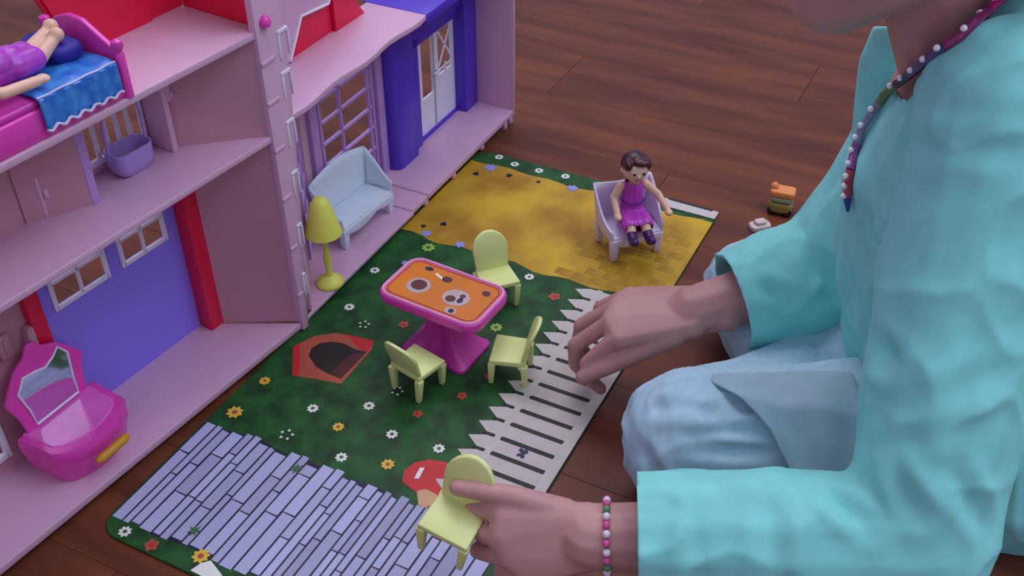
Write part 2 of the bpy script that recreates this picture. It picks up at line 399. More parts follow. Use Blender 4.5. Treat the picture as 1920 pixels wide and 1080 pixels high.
for (a0, a1, bump) in ((.046, .064, -1), (.228, .243, 1)):
    m = MB(); az(FL, [(a0, FZ), (a1, FZ), (a1, .2365), (a0, .2365), (a0-.000, .13), (a0+(-.005 if bump < 0 else 0), .115), (a0+(-.005 if bump < 0 else 0), .10), (a0, .085)], .070 if bump < 0 else .080, .090, m)
    m.build('door_pillar', RED, house, bevel=.0012)
m = MB(); az(FL, [(.243, .145), (.249, .145), (.252, .132), (.252, .11), (.246, .095), (.243, .095)], .078, .088, m); m.build('pillar_bracket', PINK_SHADE, house, bevel=.001)
panel(FL, .243, LE, FZ, .2365, [(.300, .355, .03, .10)], .088, .092).build('back_wall', PINK_SHADE, house)
grille(FL, .302, .353, .032, .098, [.327], [.065], .006, .084, .089).build('window_frame', WHITE, house, bevel=.0005)
m = MB(); fbox(FL, .264, .276, .084, .088, .125, .15, m); fbox(FL, .268, .271, .0825, .085, .130, .145, m); m.build('wall_latch', PINK_SHADE, house, bevel=.0008)
panel(FL, .060, .168, .243, .3415, [(.076, .150, .254, .335)], .088, .092).build('back_wall', PINK, house)
m = MB(); fbox(FL, .074, .078, .085, .0895, .250, .338, m); fbox(FL, .148, .153, .085, .0895, .250, .338, m); fbox(FL, .074, .153, .085, .0895, .250, .2555, m); m.build('window_frame', WHITE, house, bevel=.0004)
for i in range(5): fbox(FL, .0885+i*.0125, .0925+i*.0125, .086, .089, .2555, .3415).build('window_bar', WHITE, house, bevel=.0004)
fbox(FL, .163, .171, .049, .09, .243, .3415).build('partition_wall', LAV, house, bevel=BV)
panel(FL, .168, LE, .243, .3415, [], .076, .08).build('back_wall', PINK_SHADE, house)
sp3, sl3 = FL.sub(.171, .05, .22, .074)
panel(sp3, 0, sl3, .243, .3415, [], 0.0, .003).build('niche_wall', PINK_SHADE, house)
m = MB(); fbox(FL, .196, .206, .066, .0735, .243, .282, m); fbox(FL, .199, .203, .063, .067, .262, .270, m); m.build('wall_latch', PINK, house, bevel=BV)
az(FL, [(-.006, .348), (.10, .348), (.131, .384), (.138, .404), (.15, .46), (.15, .50), (-.006, .50)], .098, .102).build('roof_panel', RED, house)
az(FL, [(.034, .348), (.10, .348), (.128, .384), (.135, .404), (.142, .44), (.03, .46)], .0945, .0985).build('roof_lining', RED, house)
m = MB(); m.extr([(.004, .3475), (.097, .3475), (.097, .50), (.02, .43)], lambda x, y, h: FL.P(h, x, y), -.010, -.006); m.build('roof_side', RED, house)
m = MB(); m.lathe([(.001, 0), (.005, .002), (.006, .006), (.004, .010), (.001, .012)], 12, lambda p: FL.P(-.008+p.x, -.003+p.y, .349+p.z)); m.build('hinge_knob', HOT, house)
# --- hinge column
az(FR, [(-.003, .004), (.006, .004), (.031, .25), (.040, .42), (-.004, .42), (-.003, .0145)], -.002, .006).build('hinge_column', PINK, house, bevel=.0008)
for i, z in enumerate((.05, .11, .17, .225, .275, .315)):
    w = .006+.1*z
    m = MB(); fbox(FR, -.004, w*.42, -.0035, .0, z, z+.004, m); m.build('hinge_clip', PINK, house, bevel=.0008)
    m = MB(); fbox(FR, w*.62, w+.002, -.0035, 0, z+.020, z+.024, m); fbox(FR, w*.62, w*.62+.0025, -.0035, 0, z-.004, z+.022, m); fbox(FR, w, w+.002, -.0035, 0, z-.004, z+.024, m); m.build('hinge_clip', WHITE, house, bevel=.0006)
# --- right half
slab(FR, [(.005, 0), (.235, 0), (.235, .086), (.135, .086), (.02, .003)], .009, FZ).build('base_floor', PINK, house, bevel=BV)
slab(FR, [(.233, 0.001), (.272, 0.001), (.272, .086), (.233, .086)], .010, .0168).build('entry_step', PINK, house, bevel=BV)
slab(FR, [(.270, 0), (.513, 0), (.513, .086), (.270, .086)], .011, .0195).build('porch_floor', PINK, house, bevel=BV)
for a in (.268, .34, .42, .49, .507):
    fbox(FR, a-.004, a+.004, .001, .007, 0.0036 if a < .45 else 0, .0115).build('foot', PINK, house, bevel=.0006)
rs, rl = FR.sub(.020, .003, .134, .082)
panel(rs, 0, rl, FZ, .243, [(.060, .134, .04, .205)], 0.0, .003).build('slanted_side_wall', PINK, house)
grille(rs, .061, .133, .041, .204, [.097], [.075, .108, .14, .172], .005, -.003, .001).build('lattice_window', LAV, house, bevel=.0004)
panel(FR, .138, .31, FZ, .243, [(.170, .283, .030, .205)], .080, .084).build('back_wall', PINK, house)
grille(FR, .172, .281, .032, .203, [.213, .272], [.062, .091, .119, .147, .175], .005, .077, .081).build('lattice_window', LAV, house, bevel=.0004)
fbox(FR, .150, .164, .074, .081, FZ, .243).build('window_pilaster', LAV, house, bevel=.001)
fbox(FR, .284, .298, .072, .081, FZ, .243).build('window_pilaster', LAV, house, bevel=.001)
fbox(FR, .225, .283, .0745, .080, FZ, .030).build('window_seat', PINK_SHADE, house, bevel=.001)
pz = .0195
m = MB()
def rpil(a0, a1, b0):
    r = .012
    poly = [(a0, .082), (a0, b0+r)]+[(a0+r-r*math.cos(PI/2*i/5), b0+r-r*math.sin(PI/2*i/5)) for i in range(1, 6)]+[(a1, b0), (a1, .082)]
    slab(FR, poly, pz-.004, .243, m)
rpil(.298, .347, .058); fbox(FR, .347, .372, .066, .082, pz, .243, m); fbox(FR, .476, .509, .056, .082, pz, .243, m)
fbox(FR, .34, .48, .060, .082, .178, .243, m); fbox(FR, .36, .48, .066, .082, .162, .178, m); fbox(FR, .36, .48, .070, .082, pz-.002, pz+.004, m)
m.build('porch_wall', PURP, house, bevel=BV)
d0, d1 = .370, .478
holes = [(.390, .418, .075, .157), (.433, .468, .092, .155), (.374, .383, .10, .15), (.374, .383, .060, .085)]
fd = panel(FR, d0, d1, pz+.003, .163, holes, .0735, .0765).build('front_door', WHITE, house)
def bar(p, q, w=.0028, b=.072):
    m = MB()
    P0, P1 = V((*p, 0)), V((*q, 0)); d = (P1-P0).normalized(); n = V((-d.y, d.x, 0))*w/2
    az(FR, [tuple((P0+n)[:2]), tuple((P1+n)[:2]), tuple((P1-n)[:2]), tuple((P0-n)[:2])], b, b+.0013, m); m.build('lattice_bar', WHITE, fd, smooth=0)
bar((.433, .105), (.468, .155)); bar((.468, .105), (.433, .155)); bar((.433, .10), (.468, .10)); bar((.4505, .092), (.4505, .105)); bar((.374, .10), (.383, .15)); bar((.383, .10), (.374, .15))
m = MB(); fbox(FR, .424, .429, .068, .0736, .100, .106, m); fbox(FR, .414, .428, .067, .070, .101, .105, m); m.build('door_handle', WHITE, fd, bevel=.0006)
fbox(FR, .419, .4215, .0715, .0745, pz+.003, .163).build('door_leaf_edge', mat('grey_white_plastic', (206, 198, 206), .4), fd, smooth=0)
fbox(FR, .5095, .5135, -.001, .086, .011, .30).build('end_wall', PINK, house, bevel=BV)
slab(FR, [(.030, 0)] + [(.03+.258*i/14, -.0025*math.sin(i*1.1)) for i in range(1, 14)] + [(.288, 0), (.288, .08), (.122, .075)], .2435, .250).build('upper_floor', PINK, house, bevel=BV)
slab(FR, [(.288, -.001), (.509, -.001), (.509, .084), (.288, .084)], .238, .2505).build('porch_roof', PURP, house, bevel=.001)
az(FR, [(.118, .25), (.262, .25), (.252, .262), (.247, .275), (.246, .32), (.26, .42), (.12, .42)], .0705, .0745).build('roof_panel', RED, house)
az(FR, [(.205, .25), (.262, .25), (.252, .262), (.246, .275), (.23, .30), (.205, .30)], .0655, .0695).build('roof_lining', RED, house)
az(FR, [(.075, .251), (.120, .251), (.147, .291), (.172, .2885), (.196, .286), (.206, .30), (.22, .45), (.06, .45)], .066, .0695).build('gable_panel', PINK, house)
m = MB(); m.tube([FR.P(a, .0655, z) for a, z in ((.120, .252), (.147, .291), (.172, .2885), (.196, .286), (.206, .30))], .0018, 6); m.build('gable_trim', WHITE, house)

# ------------------------------------------------------------------ small furniture
def xf_(M): return lambda x, y, h: M @ V((x, y, h))
def make_chair(label):
    t = thing('toy_chair', label, 'toy chair', group='pale yellow toy chairs')
    sw, sd, sz = .040, .037, .033
    MB().extr([(-.021, -.019), (.021, -.019), (.0195, .018), (-.0195, .018)], XYZ, sz-.006, sz).build('seat', LIME, t, bevel=.0012)
    prof = [(-.0195, 0)]+[(-.0195-.0015*math.sin(PI*i/6), .030*i/6) for i in range(1, 6)]
    arch = [(.0205*math.cos(a), .026+.019*math.sin(a)) for a in [PI*i/12 for i in range(13)]]
    poly = [(.0185, 0)]+arch+[(-.0185, 0)]
    def fb(x, y, h):
        lean = .27*y+.004*(x/.02)**2*-1
        return V((x, .0155+h+lean, sz-.004+y))
    MB().extr(poly, fb, 0, .004).build('backrest', LIME, t, bevel=.001)
    for sx in (-1, 1):
        for sy in (-1, 1):
            top = V((sx*.018, sy*.0165, sz-.005)); bot = V((sx*.0165, sy*.0165+(.001 if sy > 0 else -.001), 0))
            q = MB(); vs = []
            for p, w in ((bot, .0024), (top, .0036)): vs += [p+V((x*w, y*w, 0)) for x, y in ((-1, -1), (1, -1), (1, 1), (-1, 1))]
            q.add(vs, [(3, 2, 1, 0), (4, 5, 6, 7), (0, 1, 5, 4), (1, 2, 6, 5), (2, 3, 7, 6), (3, 0, 4, 7)]); q.build('leg', LIME, t, bevel=.0006)
    return t
MT = MZ+.0006
chA = make_chair('pale yellow toy chair with its back to the printed kennel')
chA.location = (-.095, .789, MT); chA.rotation_euler = (0, 0, rz_facing((.63, .78)))
def chair(label, loc, face):
    c = copy_thing(chA); c['label'] = label; c.location = loc; c.rotation_euler = (0, 0, rz_facing(face)); return c
chair('pale yellow toy chair seen side-on with legs by the printed picket fence', (-.001, .807, MT), (-.98, .18))
chair('pale yellow toy chair showing its seat behind the pink table beside the yellow path', (-.017, .930, MT), (.35, -.94))
cD = chair('pale yellow toy chair held in the air by a hand over the stone path', (-.046, .520, .096), (-.42, -.9)); cD.rotation_euler = (.10, .16, rz_facing((-.45, -.9)))

# table
tb = thing('toy_table', 'pink toy dining table with orange printed top showing plates of food', 'toy table', (-.070, .847, MT), math.atan2(-.053, .091))
tw, th_ = .120, .074
MB().extr(rrect(tw, th_, .016, 6), XYZ, .066, .077).build('tabletop', HOT, tb, bevel=.002)
m = MB(); m.tube([(x, y, .0772) for x, y in rrect(tw-.006, th_-.006, .014, 6)], .0016, 6, closed=True); m.build('tabletop_rim', mat('pearly_pink', (250, 170, 220), .2), tb)
m = MB(); m.tube([(x, y, .0774) for x, y in rrect(tw-.0145, th_-.0145, .010, 6)], .0006, 4, closed=True); m.build('printed_border', mat('printed_raspberry', (176, 30, 80), .4), tb)
ORG = mat('printed_orange', (226, 128, 16), .35, .06, 20)
MB().extr(rrect(tw-.011, th_-.011, .011, 6), XYZ, .0768, .0774).build('printed_tablecloth', ORG, tb, smooth=0)
PLT = mat('printed_plate_grey', (196, 176, 172), .35); BRN = mat('printed_chocolate', (92, 40, 34), .4)
def disc(name, x, y, rx, ry, z, m): return MB().extr([(x+rx*math.cos(2*PI*i/20), y+ry*math.sin(2*PI*i/20)) for i in range(20)], XYZ, z, z+.0003).build(name, m, tb, smooth=0)
for n_, x, y, rx, ry, z, mm in (('printed_plate', -.026, -.006, .0125, .0125, .0774, PLT), ('printed_cake', -.026, -.005, .0085, .008, .0777, BRN), ('printed_plate', .018, -.004, .0145, .013, .0774, PLT),
                           ('printed_berry', .014, -.008, .0055, .005, .0777, BRN), ('printed_berry', .023, .001, .003, .003, .0777, BRN), ('printed_berry', .024, -.006, .003, .004, .0777, P_N),
                           ('printed_cup', -.006, .017, .0055, .0045, .0774, BRN), ('printed_cup', -.032, .023, .005, .003, .0774, P_N), ('printed_cup', .041, .017, .0045, .004, .0774, BRN), ('printed_saucer', .024, -.024, .0065, .005, .0774, PLT), ('printed_cup', .025, -.024, .003, .003, .0777, P_N)):
    disc(n_, x, y, rx, ry, z, mm)
MB().extr([(-.022, .018), (-.008, .013), (-.010, .0165), (-.021, .021)], XYZ, .0774, .0777).build('printed_spoon', P_W, tb, smooth=0)
bp = rrect(.078, .058, .006, 3)
m = MB(); rows = []
for z, k in ((0, 1), (.004, 1), (.008, .86), (.018, .55), (.040, .38), (.058, .45), (.066, .62)):
    rows.append((z, k))
def baseq(x, y, k):
    # plate with pinched sides: hourglass outline
    q = 1-.30*math.exp(-(x/.016)**2)
    return V((x*k, y*k*q, 0))
N_ = len(bp); bp2 = []
for i in range(N_):
    p, q = bp[i], bp[(i+1) % N_]; n = max(1, int(math.hypot(q[0]-p[0], q[1]-p[1])/.006))
    bp2 += [(p[0]+(q[0]-p[0])*j/n, p[1]+(q[1]-p[1])*j/n) for j in range(n)]
N_ = len(bp2); vs = []; fs = []
for z, k in rows: vs += [baseq(x, y, k)+V((0, 0, z)) for x, y in bp2]
for r in range(len(rows)-1): fs += [(r*N_+j, r*N_+(j+1) % N_, (r+1)*N_+(j+1) % N_, (r+1)*N_+j) for j in range(N_)]
fs += [tuple(range(N_-1, -1, -1)), tuple(range((len(rows)-1)*N_, len(rows)*N_))]
m.add(vs, fs); m.build('pedestal', HOT2, tb, smooth=35)

# seats with winged shells
def make_seat(name, label, cat, w, d, hz, loc, rz, m, peak, apron, arm_front, seat_z=.033, dip=0.0):
    t = thing(name, label, cat, loc, rz)
    # shell: left arm -> back -> right arm as one U-shaped wall, split into three parts
    def back(u, v):
        x = (u-.5)*w; hgt = peak*(1-dip*math.sin(PI*u)) ; z = seat_z-.006+(hgt-seat_z+.006)*v
        return V((x*(1+.20*(z-seat_z)/w), d/2+.05*(z-seat_z), z))
    MB().grid(back, 12, 6).build('backrest', m, t, solid=.0028)
    for sx in (-1, 1):
        def arm(u, v, sx=sx):
            y = d/2-u*d; s = u*u*(3-2*u)
            hgt = peak+(arm_front-peak)*(s**.62)
            z = seat_z-.006+(hgt-seat_z+.006)*v
            return V((sx*(w/2+.10*(z-seat_z)+.003*math.sin(PI*u)), y+(1-u)*.05*(z-seat_z), z))
        MB().grid(arm, 12, 5).build('armrest', m, t, solid=.0026)
    MB().extr([(-w/2, -d/2), (w/2, -d/2), (w/2, d/2), (-w/2, d/2)], XYZ, seat_z-.006, seat_z).build('seat', m, t, bevel=.0015)
    n = 20; top = [(-w/2+w*i/n, seat_z-.003) for i in range(n+1)]
    bot = [(w/2-w*i/n, seat_z-.006-apron*(.35+.65*abs(math.cos(PI*1.5*i/n)))) for i in range(n+1)]
    MB().extr(top+bot, lambda x, y, h: V((x, -d/2+h-.002, y)), 0, .003).build('apron', m, t, bevel=.0006)
    for sx in (-1, 1):
        for sy in (-1, 1):
            MB().extr([(-.0035, -.0035), (.0035, -.0035), (.0035, .0035), (-.0035, .0035)], lambda x, y, h, sx=sx, sy=sy: V((sx*(w/2-.003)+x*(1+.5*h/seat_z), sy*(d/2-.003)+y*(1+.5*h/seat_z), h)), 0, seat_z-.004).build('leg', m, t, bevel=.0008)
    return t
def hw(fr, a, b, z): return O2+fr.P(a, b, z)
sofa_c = hw(FR, .1775, .0455, FZ+.0002)
fdir = (FR.P(.122, .043, 0)-FR.P(.225, .036, 0)).normalized(); face = V((-fdir.y, fdir.x, 0))
if face.dot(FR.n) > 0: face = -face
make_seat('toy_sofa', 'pale blue-white toy sofa with raised corners below the lattice window', 'toy sofa', .094, .038, .02, sofa_c, rz_facing(face), PALEBLUE, .078, .009, .043, .030, dip=-.12)
make_seat('toy_armchair', 'white toy armchair standing on the yellow path with a doll in it', 'toy armchair', .062, .048, .02, (.138, 1.032, MT), rz_facing((.336, -.94)), mat('lilac_white_plastic', (226, 214, 236), .3, .02), .080, .008, .041, .032, dip=.05)

# lamp
lp = thing('toy_lamp', 'yellow toy floor lamp on the house floor beside the hinge', 'toy lamp', (-.2045, .9430, FZ+.0002))
m = MB(); m.lathe([(.0150, 0), (.0158, .002), (.0150, .0045), (.010, .008), (.0045, .012)], 24); m.build('base', LAMPY, lp)
m = MB(); m.lathe([(.0045, .011), (.0032, .02), (.0045, .034), (.0030, .045), (.0030, .077)], 16); m.build('stem', LAMPY, lp)
m = MB(); m.lathe([(.0205, .070), (.019, .075), (.011, .107), (.0055, .114), (.002, .115)], 24); m.build('shade', LAMPY, lp)

# vanity table with mirror
vp = hw(FL, .2530, .0385, FZ+.0002)
vn = thing('toy_vanity', 'hot pink toy dressing table with silver mirror on the lower house floor', 'toy dressing table', vp, rz_facing(FL.P(-.06, -1, 0)))
def dshape(w, d, n=10): return [(-w/2, d/2), (-w/2*.96, 0)]+[(-w/2*math.cos(PI*i/n), -d/2*math.sin(PI*i/n)**.8) for i in range(1, n)]+[(w/2*.96, 0), (w/2, d/2)]
def swell(mb, prof, w, d):
    base = dshape(w, d); n = len(base); vs = []; fs = []
    for z, k in prof: vs += [V((x*k, d/2-(d/2-y)*k, z)) for x, y in base]
    for r in range(len(prof)-1): fs += [(r*n+j, r*n+(j+1) % n, (r+1)*n+(j+1) % n, (r+1)*n+j) for j in range(n)]
    fs += [tuple(range(n-1, -1, -1)), tuple(range((len(prof)-1)*n, len(prof)*n))]; mb.add(vs, fs); return mb
swell(MB(), [(0, .84), (.004, .88), (.020, .95), (.030, 1.0), (.040, 1.0), (.0435, .97)], .090, .060).build('cabinet', HOT, vn, smooth=50)
swell(MB(), [(.0435, .84), (.0450, .82)], .090, .060).build('tabletop', mat('glossy_rose', (238, 110, 205), .15), vn, smooth=30)
m = MB(); m.tube([(x, -.0345-.002*math.cos(x*40), .026) for x in [-.019+.0038*i for i in range(11)]], [.002]+[.0042]*9+[.002], 10); m.build('drawer_handle', GOLD, vn)
outl = [(-.034, .040), (-.036, .060), (-.043, .082), (-.036, .092), (-.024, .106), (-.010, .113), (-.004, .122), (.004, .122), (.010, .113), (.024, .106), (.036, .092), (.043, .082), (.036, .060), (.034, .040)]
MB().extr(outl, lambda x, y, h: V((x, .029-h-(y-.04)*-.10, y)), 0, .004).build('mirror_frame', HOT, vn, bevel=.001)
mir = [(-.024, .048), (-.025, .066), (-.029, .086), (-.019, .098), (-.006, .096), (.004, .093), (.014, .097), (.022, .103), (.029, .092), (.025, .066), (.024, .048)]
MB().extr(mir, lambda x, y, h: V((x, .0248-h-(y-.04)*-.10, y)), 0, .0006).build('mirror', SILVER, vn, smooth=0)
m = MB(); m.tube([V((x, .0240+(y-.04)*.10, y)) for x, y in mir], .0011, 6, closed=True); m.build('mirror_rim', WHITE, vn)

# cradle in the middle room
TR = mat('translucent_lilac_plastic', (206, 176, 250), .2, .03, trans=.35)
cr = thing('toy_cradle', 'translucent lilac toy cradle before the barred window upstairs', 'toy cradle', hw(FL, .112, .066, .2432), rz_facing(-FL.n))
vs = []; base = rrect(.042, .026, .009, 5)
m = MB(); prof = [(0, .70), (.003, .86), (.010, .96), (.024, 1.0), (.024, .92), (.011, .86), (.005, .72)]; n = len(base); fs = []
for z, k in prof: vs += [V((x*k, y*k, z)) for x, y in base]
for r in range(len(prof)-1): fs += [(r*n+j, r*n+(j+1) % n, (r+1)*n+(j+1) % n, (r+1)*n+j) for j in range(n)]
fs += [tuple(range(n-1, -1, -1)), tuple(range((len(prof)-1)*n, len(prof)*n))]; m.add(vs, fs); m.build('tub', TR, cr, smooth=50)
m = MB(); m.tube([(-.0205, 0, .018), (-.0205, 0, .05), (-.017, 0, .066), (0, 0, .071), (.017, 0, .066), (.0205, 0, .05), (.0205, 0, .018)], .0014, 8); m.build('handle', TR, cr)
m = MB(); m.extr(rrect(.034, .019, .006), XYZ, .006, .012); m.build('mattress', mat('tan_cradle_pad', (190, 150, 150), .6), cr, bevel=.002)

# bed in the attic
bd = thing('toy_bed', 'pink toy bed with blue quilt on the attic floor', 'toy bed', hw(FL, .225, .043, .3482), 0)
def B(a, b, z): return FL.P(a-.225, b-.043, z)
QB = mat('blue_sparkle_quilt', (70, 150, 222), .3, .12, 90, (40, 105, 200)); QW = mat('white_lace', (214, 214, 240), .5)
DP = mat('deep_blue_pillow', (44, 36, 150), .6, .1)
m = MB(); m.extr([(.146, .002), (.32, .002), (.32, .084), (.146, .084)], lambda x, y, h: B(x, y, h), 0, .024); m.build('bed_frame', HOT, bd, bevel=.002)
m = MB(); m.extr([(.148, .004), (.318, .004), (.318, .082), (.148, .082)], lambda x, y, h: B(x, y, h), .024, .030); m.build('mattress', HOT2, bd, bevel=.002)
def quilt(u, v):
    a = .150+u*.072
    if v < .3: q = v/.3; return B(a, -.0005-.0012*math.sin(u*40), .008+q*.024+.0016*(1-q)*math.sin(u*38))
    q = (v-.3)/.7; return B(a, .001+q*.080, .0325+.0012*math.sin(u*14+q*9))
MB().grid(quilt, 30, 24).build('quilt', QB, bd, solid=.0014, smooth=60)
m = MB(); m.tube([B(.150+.072*i/40, -.0015, .0078+.0016*math.sin(i/40*38)) for i in range(41)], .0013, 6); m.build('quilt_lace', QW, bd)
m = MB(); m.tube([B(.150+.072*i/20, .0005, .0330+.0003*math.sin(i)) for i in range(21)], .0008, 6); m.build('quilt_piping', QW, bd)
hp = [(.0, -.002), (.088, -.002), (.088, .033), (.080, .038), (.070, .050), (.052, .056), (.036, .055), (.020, .046), (.008, .040), (.0, .038)]
m = MB(); m.extr(hp, lambda x, y, h: B(h, x, y+.002), .141, .146); m.build('headboard', HOT, bd, bevel=.0012)
for b in (.002, .086):
    m = MB(); m.lathe([(.004, 0), (.004, .036), (.0028, .038), (.0050, .043), (.0042, .047), (.001, .049)], 12, lambda p, b=b: B(.1435, b, 0)+p); m.build('bed_post', HOT, bd)
m = MB(); m.extr(rrect(.03, .05, .012), lambda x, y, h: B(.166+x+h*.1, .050+y, .033+h), 0, .013); m.build('pillow', DP, bd, bevel=.005, seg=3)

# ------------------------------------------------------------------ dolls
SKD = mat('doll_skin_plastic', (236, 190, 160), .4, .02, sss=0.0)
HAIRD = mat('doll_brown_hair', (64, 26, 28), .35, .1)
DRS = mat('magenta_doll_dress', (196, 64, 190), .3, .05, 60); BOOT = mat('dark_violet_boot', (66, 22, 88), .35)
def make_doll(label, group=None):
    d = thing('doll', label, 'doll', group=group)
    # local: -Y front, seated, origin at the seat under the hips
    b = blob('body', [('c', (0, .004, .012), .010, (0, .006, .040), .009), ('c', (0, .006, .042), .005, (0, .005, .056), .0045), ('e', (0, .003, .066), (.0135, .0135, .0145)), ('c', (0, -.004, .058), .006, (0, .002, .062), .010),
                      ('e', (0, -.0105, .063), (.002, .0025, .0025)), ('e', (.0133, .004, .065), (.002, .003, .004)), ('e', (-.0133, .004, .065), (.002, .003, .004)),
                      ('c', (.013, .006, .044), .005, (.026, .001, .0325), .0042), ('c', (.026, .001, .0325), .0042, (.0335, -.011, .0205), .0036), ('e', (.0345, -.0135, .0185), (.0042, .0055, .0035)),
                      ('c', (-.013, .006, .044), .005, (-.0205, .004, .032), .0042), ('c', (-.0205, .004, .032), .0042, (-.0195, -.010, .020), .0036), ('e', (-.0195, -.013, .0185), (.0042, .0055, .0035)),
                      ('c', (.007, .0, .009), .0075, (.008, -.020, .012), .006), ('c', (-.007, .0, .009), .0075, (-.008, -.020, .012), .006), ('c', (.008, -.020, .012), .006, (.0085, -.032, .004), .0045), ('c', (-.008, -.020, .012), .006, (-.0085, -.032, .004), .0045)],
             .0010, SKD, d, 5)
    blob('dress', [('c', (0, .0045, .008), .0135, (0, .0055, .028), .0115), ('c', (0, .0055, .028), .0115, (0, .006, .043), .0108), ('c', (.007, .002, .009), .0108, (.0085, -.020, .011), .0088), ('c', (-.007, .002, .009), .0108, (-.0085, -.020, .011), .0088), ('c', (0, .0, .010), .011, (0, -.019, .011), .0085)], .0010, DRS, d, 5,
         cut=lambda p: p.y < -.0262 or p.z > .0495)
    blob('hair', [('e', (0, .0060, .070), (.0150, .0138, .0132)), ('e', (0, .014, .060), (.0125, .0075, .012)), ('e', (.004, -.0045, .0765), (.0095, .007, .0042)), ('e', (-.010, -.002, .0735), (.0045, .008, .006)), ('e', (.0115, .001, .072), (.0035, .008, .007))], .0010, HAIRD, d, 4)
    for sx in (-1, 1):
        m = MB(); m.ball((sx*.005, -.0098, .0665), .0018, 8, 0, (1, .6, 1.15)); m.ball((sx*.005, -.0108, .0667), .0015, 8, 1, (1, .5, 1.15)); m.build('eye', [WHITE, DK], d)
        blob('boot', [('c', (sx*.0085, -.029, .006), .0056, (sx*.009, -.038, .0035), .0052), ('c', (sx*.009, -.038, .003), .0052, (sx*.009, -.043, .006), .0045)], .001, BOOT, d, 4)
    m = MB(); m.tube([(x, -.0102-.0004*math.cos(x*500), .0588+abs(x)*.15) for x in (-.004, -.002, 0, .002, .004)], .0006, 6); m.build('mouth', mat('doll_lips', (190, 70, 80), .4), d)
    m = MB(); m.tube([(.0118*math.cos(a), .0055+.0118*math.sin(a), .0275) for a in [2*PI*i/24 for i in range(24)]], .0011, 6, closed=True); m.build('belt', mat('violet_belt', (120, 24, 130), .3), d)
    return d
dA = make_doll('brown haired doll in a magenta dress seated in the white armchair')
dA.location = (.141, 1.030, MT+.0335); dA.rotation_euler = (0, 0, rz_facing((.18, -.98))); dA.scale = (1.12, 1.12, 1.12)
# the doll lying in bed: own limbs
dB = thing('doll', 'doll in a purple dress lying on the pink attic bed', 'doll', hw(FL, .232, .036, .3482+.0355), 0)
def D(a, b, z): return FL.P(a-.232, b-.036, z)
blob('body', [('c', (D(.250, .036, .012)), .011, D(.215, .036, .011), .010), ('c', D(.250, .036, .012), .006, D(.270, .036, .012), .005), ('e', D(.283, .036, .013), (.0145, .0145, .0135)),
              ('c', D(.215, .042, .010), .0075, D(.190, .046, .010), .0062), ('c', D(.190, .046, .010), .0062, D(.168, .050, .0165), .0048), ('e', D(.163, .050, .0195), (.006, .0055, .006)),
              ('c', D(.215, .030, .010), .0075, D(.190, .033, .009), .0062), ('c', D(.190, .033, .009), .0062, D(.172, .038, .0145), .0048), ('e', D(.168, .038, .0175), (.006, .0055, .006)),
              ('c', D(.256, .022, .012), .0052, D(.240, .011, .007), .0046), ('c', D(.240, .011, .007), .0046, D(.212, .010, .005), .0042), ('e', D(.207, .010, .005), (.006, .005, .0035)),
              ('c', D(.256, .050, .012), .0052, D(.240, .060, .007), .0046), ('c', D(.240, .060, .007), .0046, D(.222, .066, .006), .0042)], .0011, SKD, dB, 5)
blob('dress', [('c', D(.256, .036, .012), .0125, D(.212, .037, .012), .0138), ('c', D(.212, .041, .011), .0105, D(.196, .044, .011), .0100), ('c', D(.212, .031, .011), .0105, D(.196, .033, .010), .0100), ('e', D(.226, .036, .018), (.014, .014, .010))], .0011, mat('purple_doll_dress', (182, 70, 196), .35, .06, 70), dB, 5)
blob('hair', [('e', D(.288, .036, .015), (.0155, .0155, .0135)), ('c', D(.290, .036, .010), .011, D(.298, .030, .006), .008)], .0011, HAIRD, dB, 4)

# small toys on the floor beyond the arm
ty = thing('toy_figure', 'small orange topped toy standing on the floor beyond the girl', 'toy', (.336, 1.108, .0), -.35)
m = MB(); m.extr(rrect(.030, .024, .006), XYZ, .004, .018); m.build('body', mat('olive_plastic', (150, 130, 60), .45), ty, bevel=.003)
m = MB(); m.extr(rrect(.028, .022, .006), XYZ, .018, .025); m.build('collar', mat('sage_plastic', (140, 150, 110), .45), ty, bevel=.002)
m = MB(); m.extr(rrect(.030, .020, .005), XYZ, .025, .034); m.ball((-.011, 0, .036), .005, 8); m.build('cap', mat('orange_plastic', (240, 150, 84), .4), ty, bevel=.002)
for x in (-.009, .009):
    m = MB(); m.lathe([(.001, 0), (.006, .001), (.006, .023), (.001, .024)], 14, lambda p, x=x: V((x, p.z-.012, p.x+.0062)) + V((p.y, 0, 0))); m.build('wheel', DK, ty)
tc2 = MB(); tc2.extr(rrect(.026, .016, .005), XYZ, 0, .007); tc2.extr(rrect(.014, .010, .003), XYZ, .007, .012)
t2 = tc2.build('toy_block', mat('cream_plastic', (222, 200, 190), .45), None, bevel=.0015); t2.location = (.304, 1.072, 0); t2.rotation_euler = (0, 0, .3)
tag(t2, 'small cream coloured toy piece lying on the floor by the orange topped toy', 'toy')

